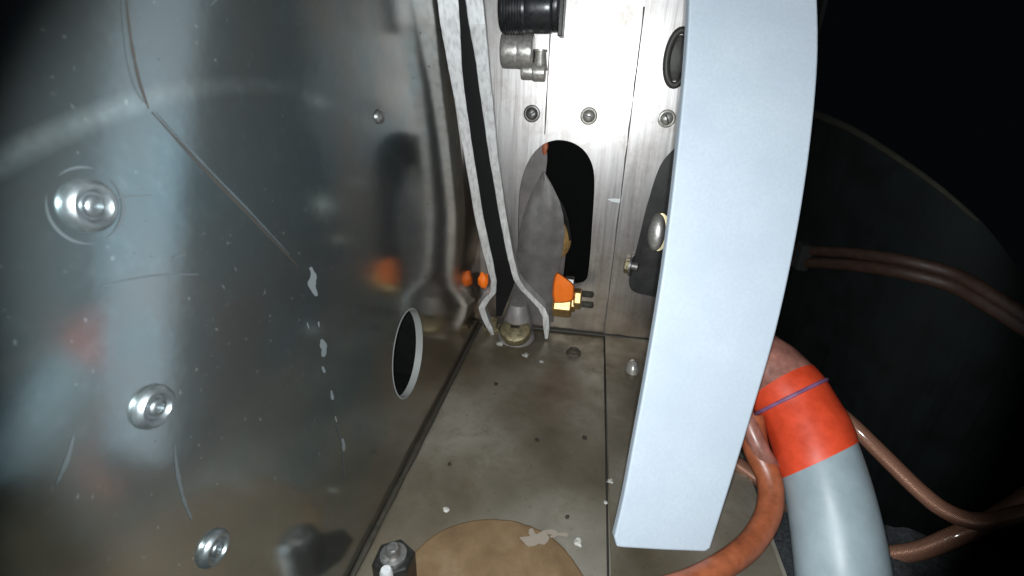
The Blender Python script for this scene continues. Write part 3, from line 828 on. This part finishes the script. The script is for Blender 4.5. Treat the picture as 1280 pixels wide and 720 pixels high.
# conduit
dc = 0.198
path = [C(915, 420, 0.226), C(945, 448, 0.220), C(977, 482, 0.212), C(1003, 520, 0.203), C(1022, 570, 0.194), C(1038, 630, 0.185), C(1050, 700, 0.177), C(1060, 790, 0.170)]
t = thing('conduit', 'thick smooth grey conduit with a red sleeve curving down at the lower right', 'conduit', path[3])
sp = smooth_path(path, 10)
def seg_path(a, b): return sp[int(a * (len(sp) - 1)):int(b * (len(sp) - 1)) + 1]
R0 = 0.0150
bm = bmesh.new(); tube(bm, seg_path(0.40, 1.0), lambda s: R0 * (1 + 0.03 * s), 40, smooth=0)
obj('grey_tube', bm, CONDUIT, t, True)
bm = bmesh.new(); tube(bm, seg_path(0.29, 0.59), lambda s: R0 * (1.045 + 0.02 * math.sin(s * 9)), 40, smooth=0, wob=0.03)
TN = (sp[int(0.59 * (len(sp) - 1))] - sp[int(0.50 * (len(sp) - 1))]).normalized(); end_c = sp[int(0.59 * (len(sp) - 1))]
for v in bm.verts:
    w = max(0.0, 1 - (end_c - v.co).dot(TN) / 0.018)
    v.co -= TN * (v.co - end_c).dot(RIGHT) * 0.42 * min(1.0, w)
sl = obj('red_sleeve', bm, SLEEVE, t, True)
bm = bmesh.new(); tube(bm, seg_path(0.0, 0.32), lambda s: R0 * (0.84 + 0.20 * s), 40, smooth=0, wob=0.06)
obj('faded_sleeve_end', bm, CLEAR_RED, t, True)
k = int(0.355 * (len(sp) - 1)); tn = (sp[k + 1] - sp[k - 1]).normalized(); tl = (tn + Vector((0.10, 0.16, -0.16))).normalized()
u, v, a = basis(tl)
bm = bmesh.new(); ring = [sp[k] + (u * math.cos(2 * math.pi * i / 40) + v * math.sin(2 * math.pi * i / 40)) * R0 * 1.07 for i in range(42)]
tube(bm, ring, 0.0008, 8, smooth=0)
obj('cable_tie', bm, TIE, t, True)
# red-brown hose under the conduit
bm = bmesh.new()
tube(bm, [C(938, 520, 0.204), C(945, 560, 0.200), C(962, 600, 0.194), C(961, 640, 0.187), C(940, 678, 0.178), C(905, 706, 0.169), C(860, 728, 0.162), C(800, 745, 0.158)], lambda s: 0.0054 - 0.0016 * s, 18)
o = obj('brown_hose', bm, HOSE, None, True)
tag(o, 'thin red brown hose looping down in front of the grey conduit toward the floor', 'hose')
bm = bmesh.new()
tube(bm, [C(925, 500, 0.206), C(940, 540, 0.199), C(958, 575, 0.196), C(975, 590, 0.200)], 0.0036, 14)
o = obj('brown_hose', bm, CLEAR_RED, None, True)
tag(o, 'short dull red tube peeping out between the pale blue band and the red sleeve', 'hose')
# copper lines
bm = bmesh.new()
tube(bm, [C(1000, 478, 0.222), C(1035, 506, 0.211), C(1064, 530, 0.201), C(1105, 570, 0.193), C(1150, 614, 0.187), C(1185, 640, 0.182), C(1228, 652, 0.178), C(1290, 640, 0.176)], 0.0032, 16)
o = obj('copper_line', bm, COPPER, None, True)
tag(o, 'braided copper line slanting down to the right from behind the red sleeve', 'copper line', 'braided copper lines')
bm = bmesh.new()
tube(bm, [C(1300, 610, 0.184), C(1245, 648, 0.184), C(1195, 670, 0.187), C(1150, 688, 0.194), C(1105, 694, 0.202), C(1060, 692, 0.208), C(1020, 668, 0.214), C(985, 632, 0.220), C(945, 597, 0.222), C(900, 565, 0.225)], 0.0036, 16)
o = obj('copper_line', bm, COPPER, None, True)
tag(o, 'lower braided copper line passing behind the brown hose and the grey tube', 'copper line', 'braided copper lines')
for k, (dv, rr) in enumerate(((0, 0.0022), (15, 0.0024))):
    bm = bmesh.new()
    tube(bm, [C(975, 312 + dv, 0.226), C(1010, 313 + dv, 0.212), C(1070, 317 + dv, 0.187), C(1130, 326 + dv, 0.170), C(1190, 342 + dv, 0.160), C(1235, 366 + dv, 0.150), C(1290, 400 + dv, 0.140)], rr, 12)
    o = obj('brown_cable', bm, simple('dim_brown_jacket', (0.013, 0.006, 0.0035), 0.6, spec=0.2), None, True)
    tag(o, ('upper' if k == 0 else 'lower') + ' of two dim brown cables running side by side at the right behind the band', 'cable', 'two dim brown cables')
bm = bmesh.new(); box(bm, C(1003, 320, 0.214), 0.005, 0.008, 0.012)
o = obj('cable_clip', bm, VOID, None, bevel=0.001)
tag(o, 'black clip holding the two dim brown cables beside the pale blue band', 'clip')
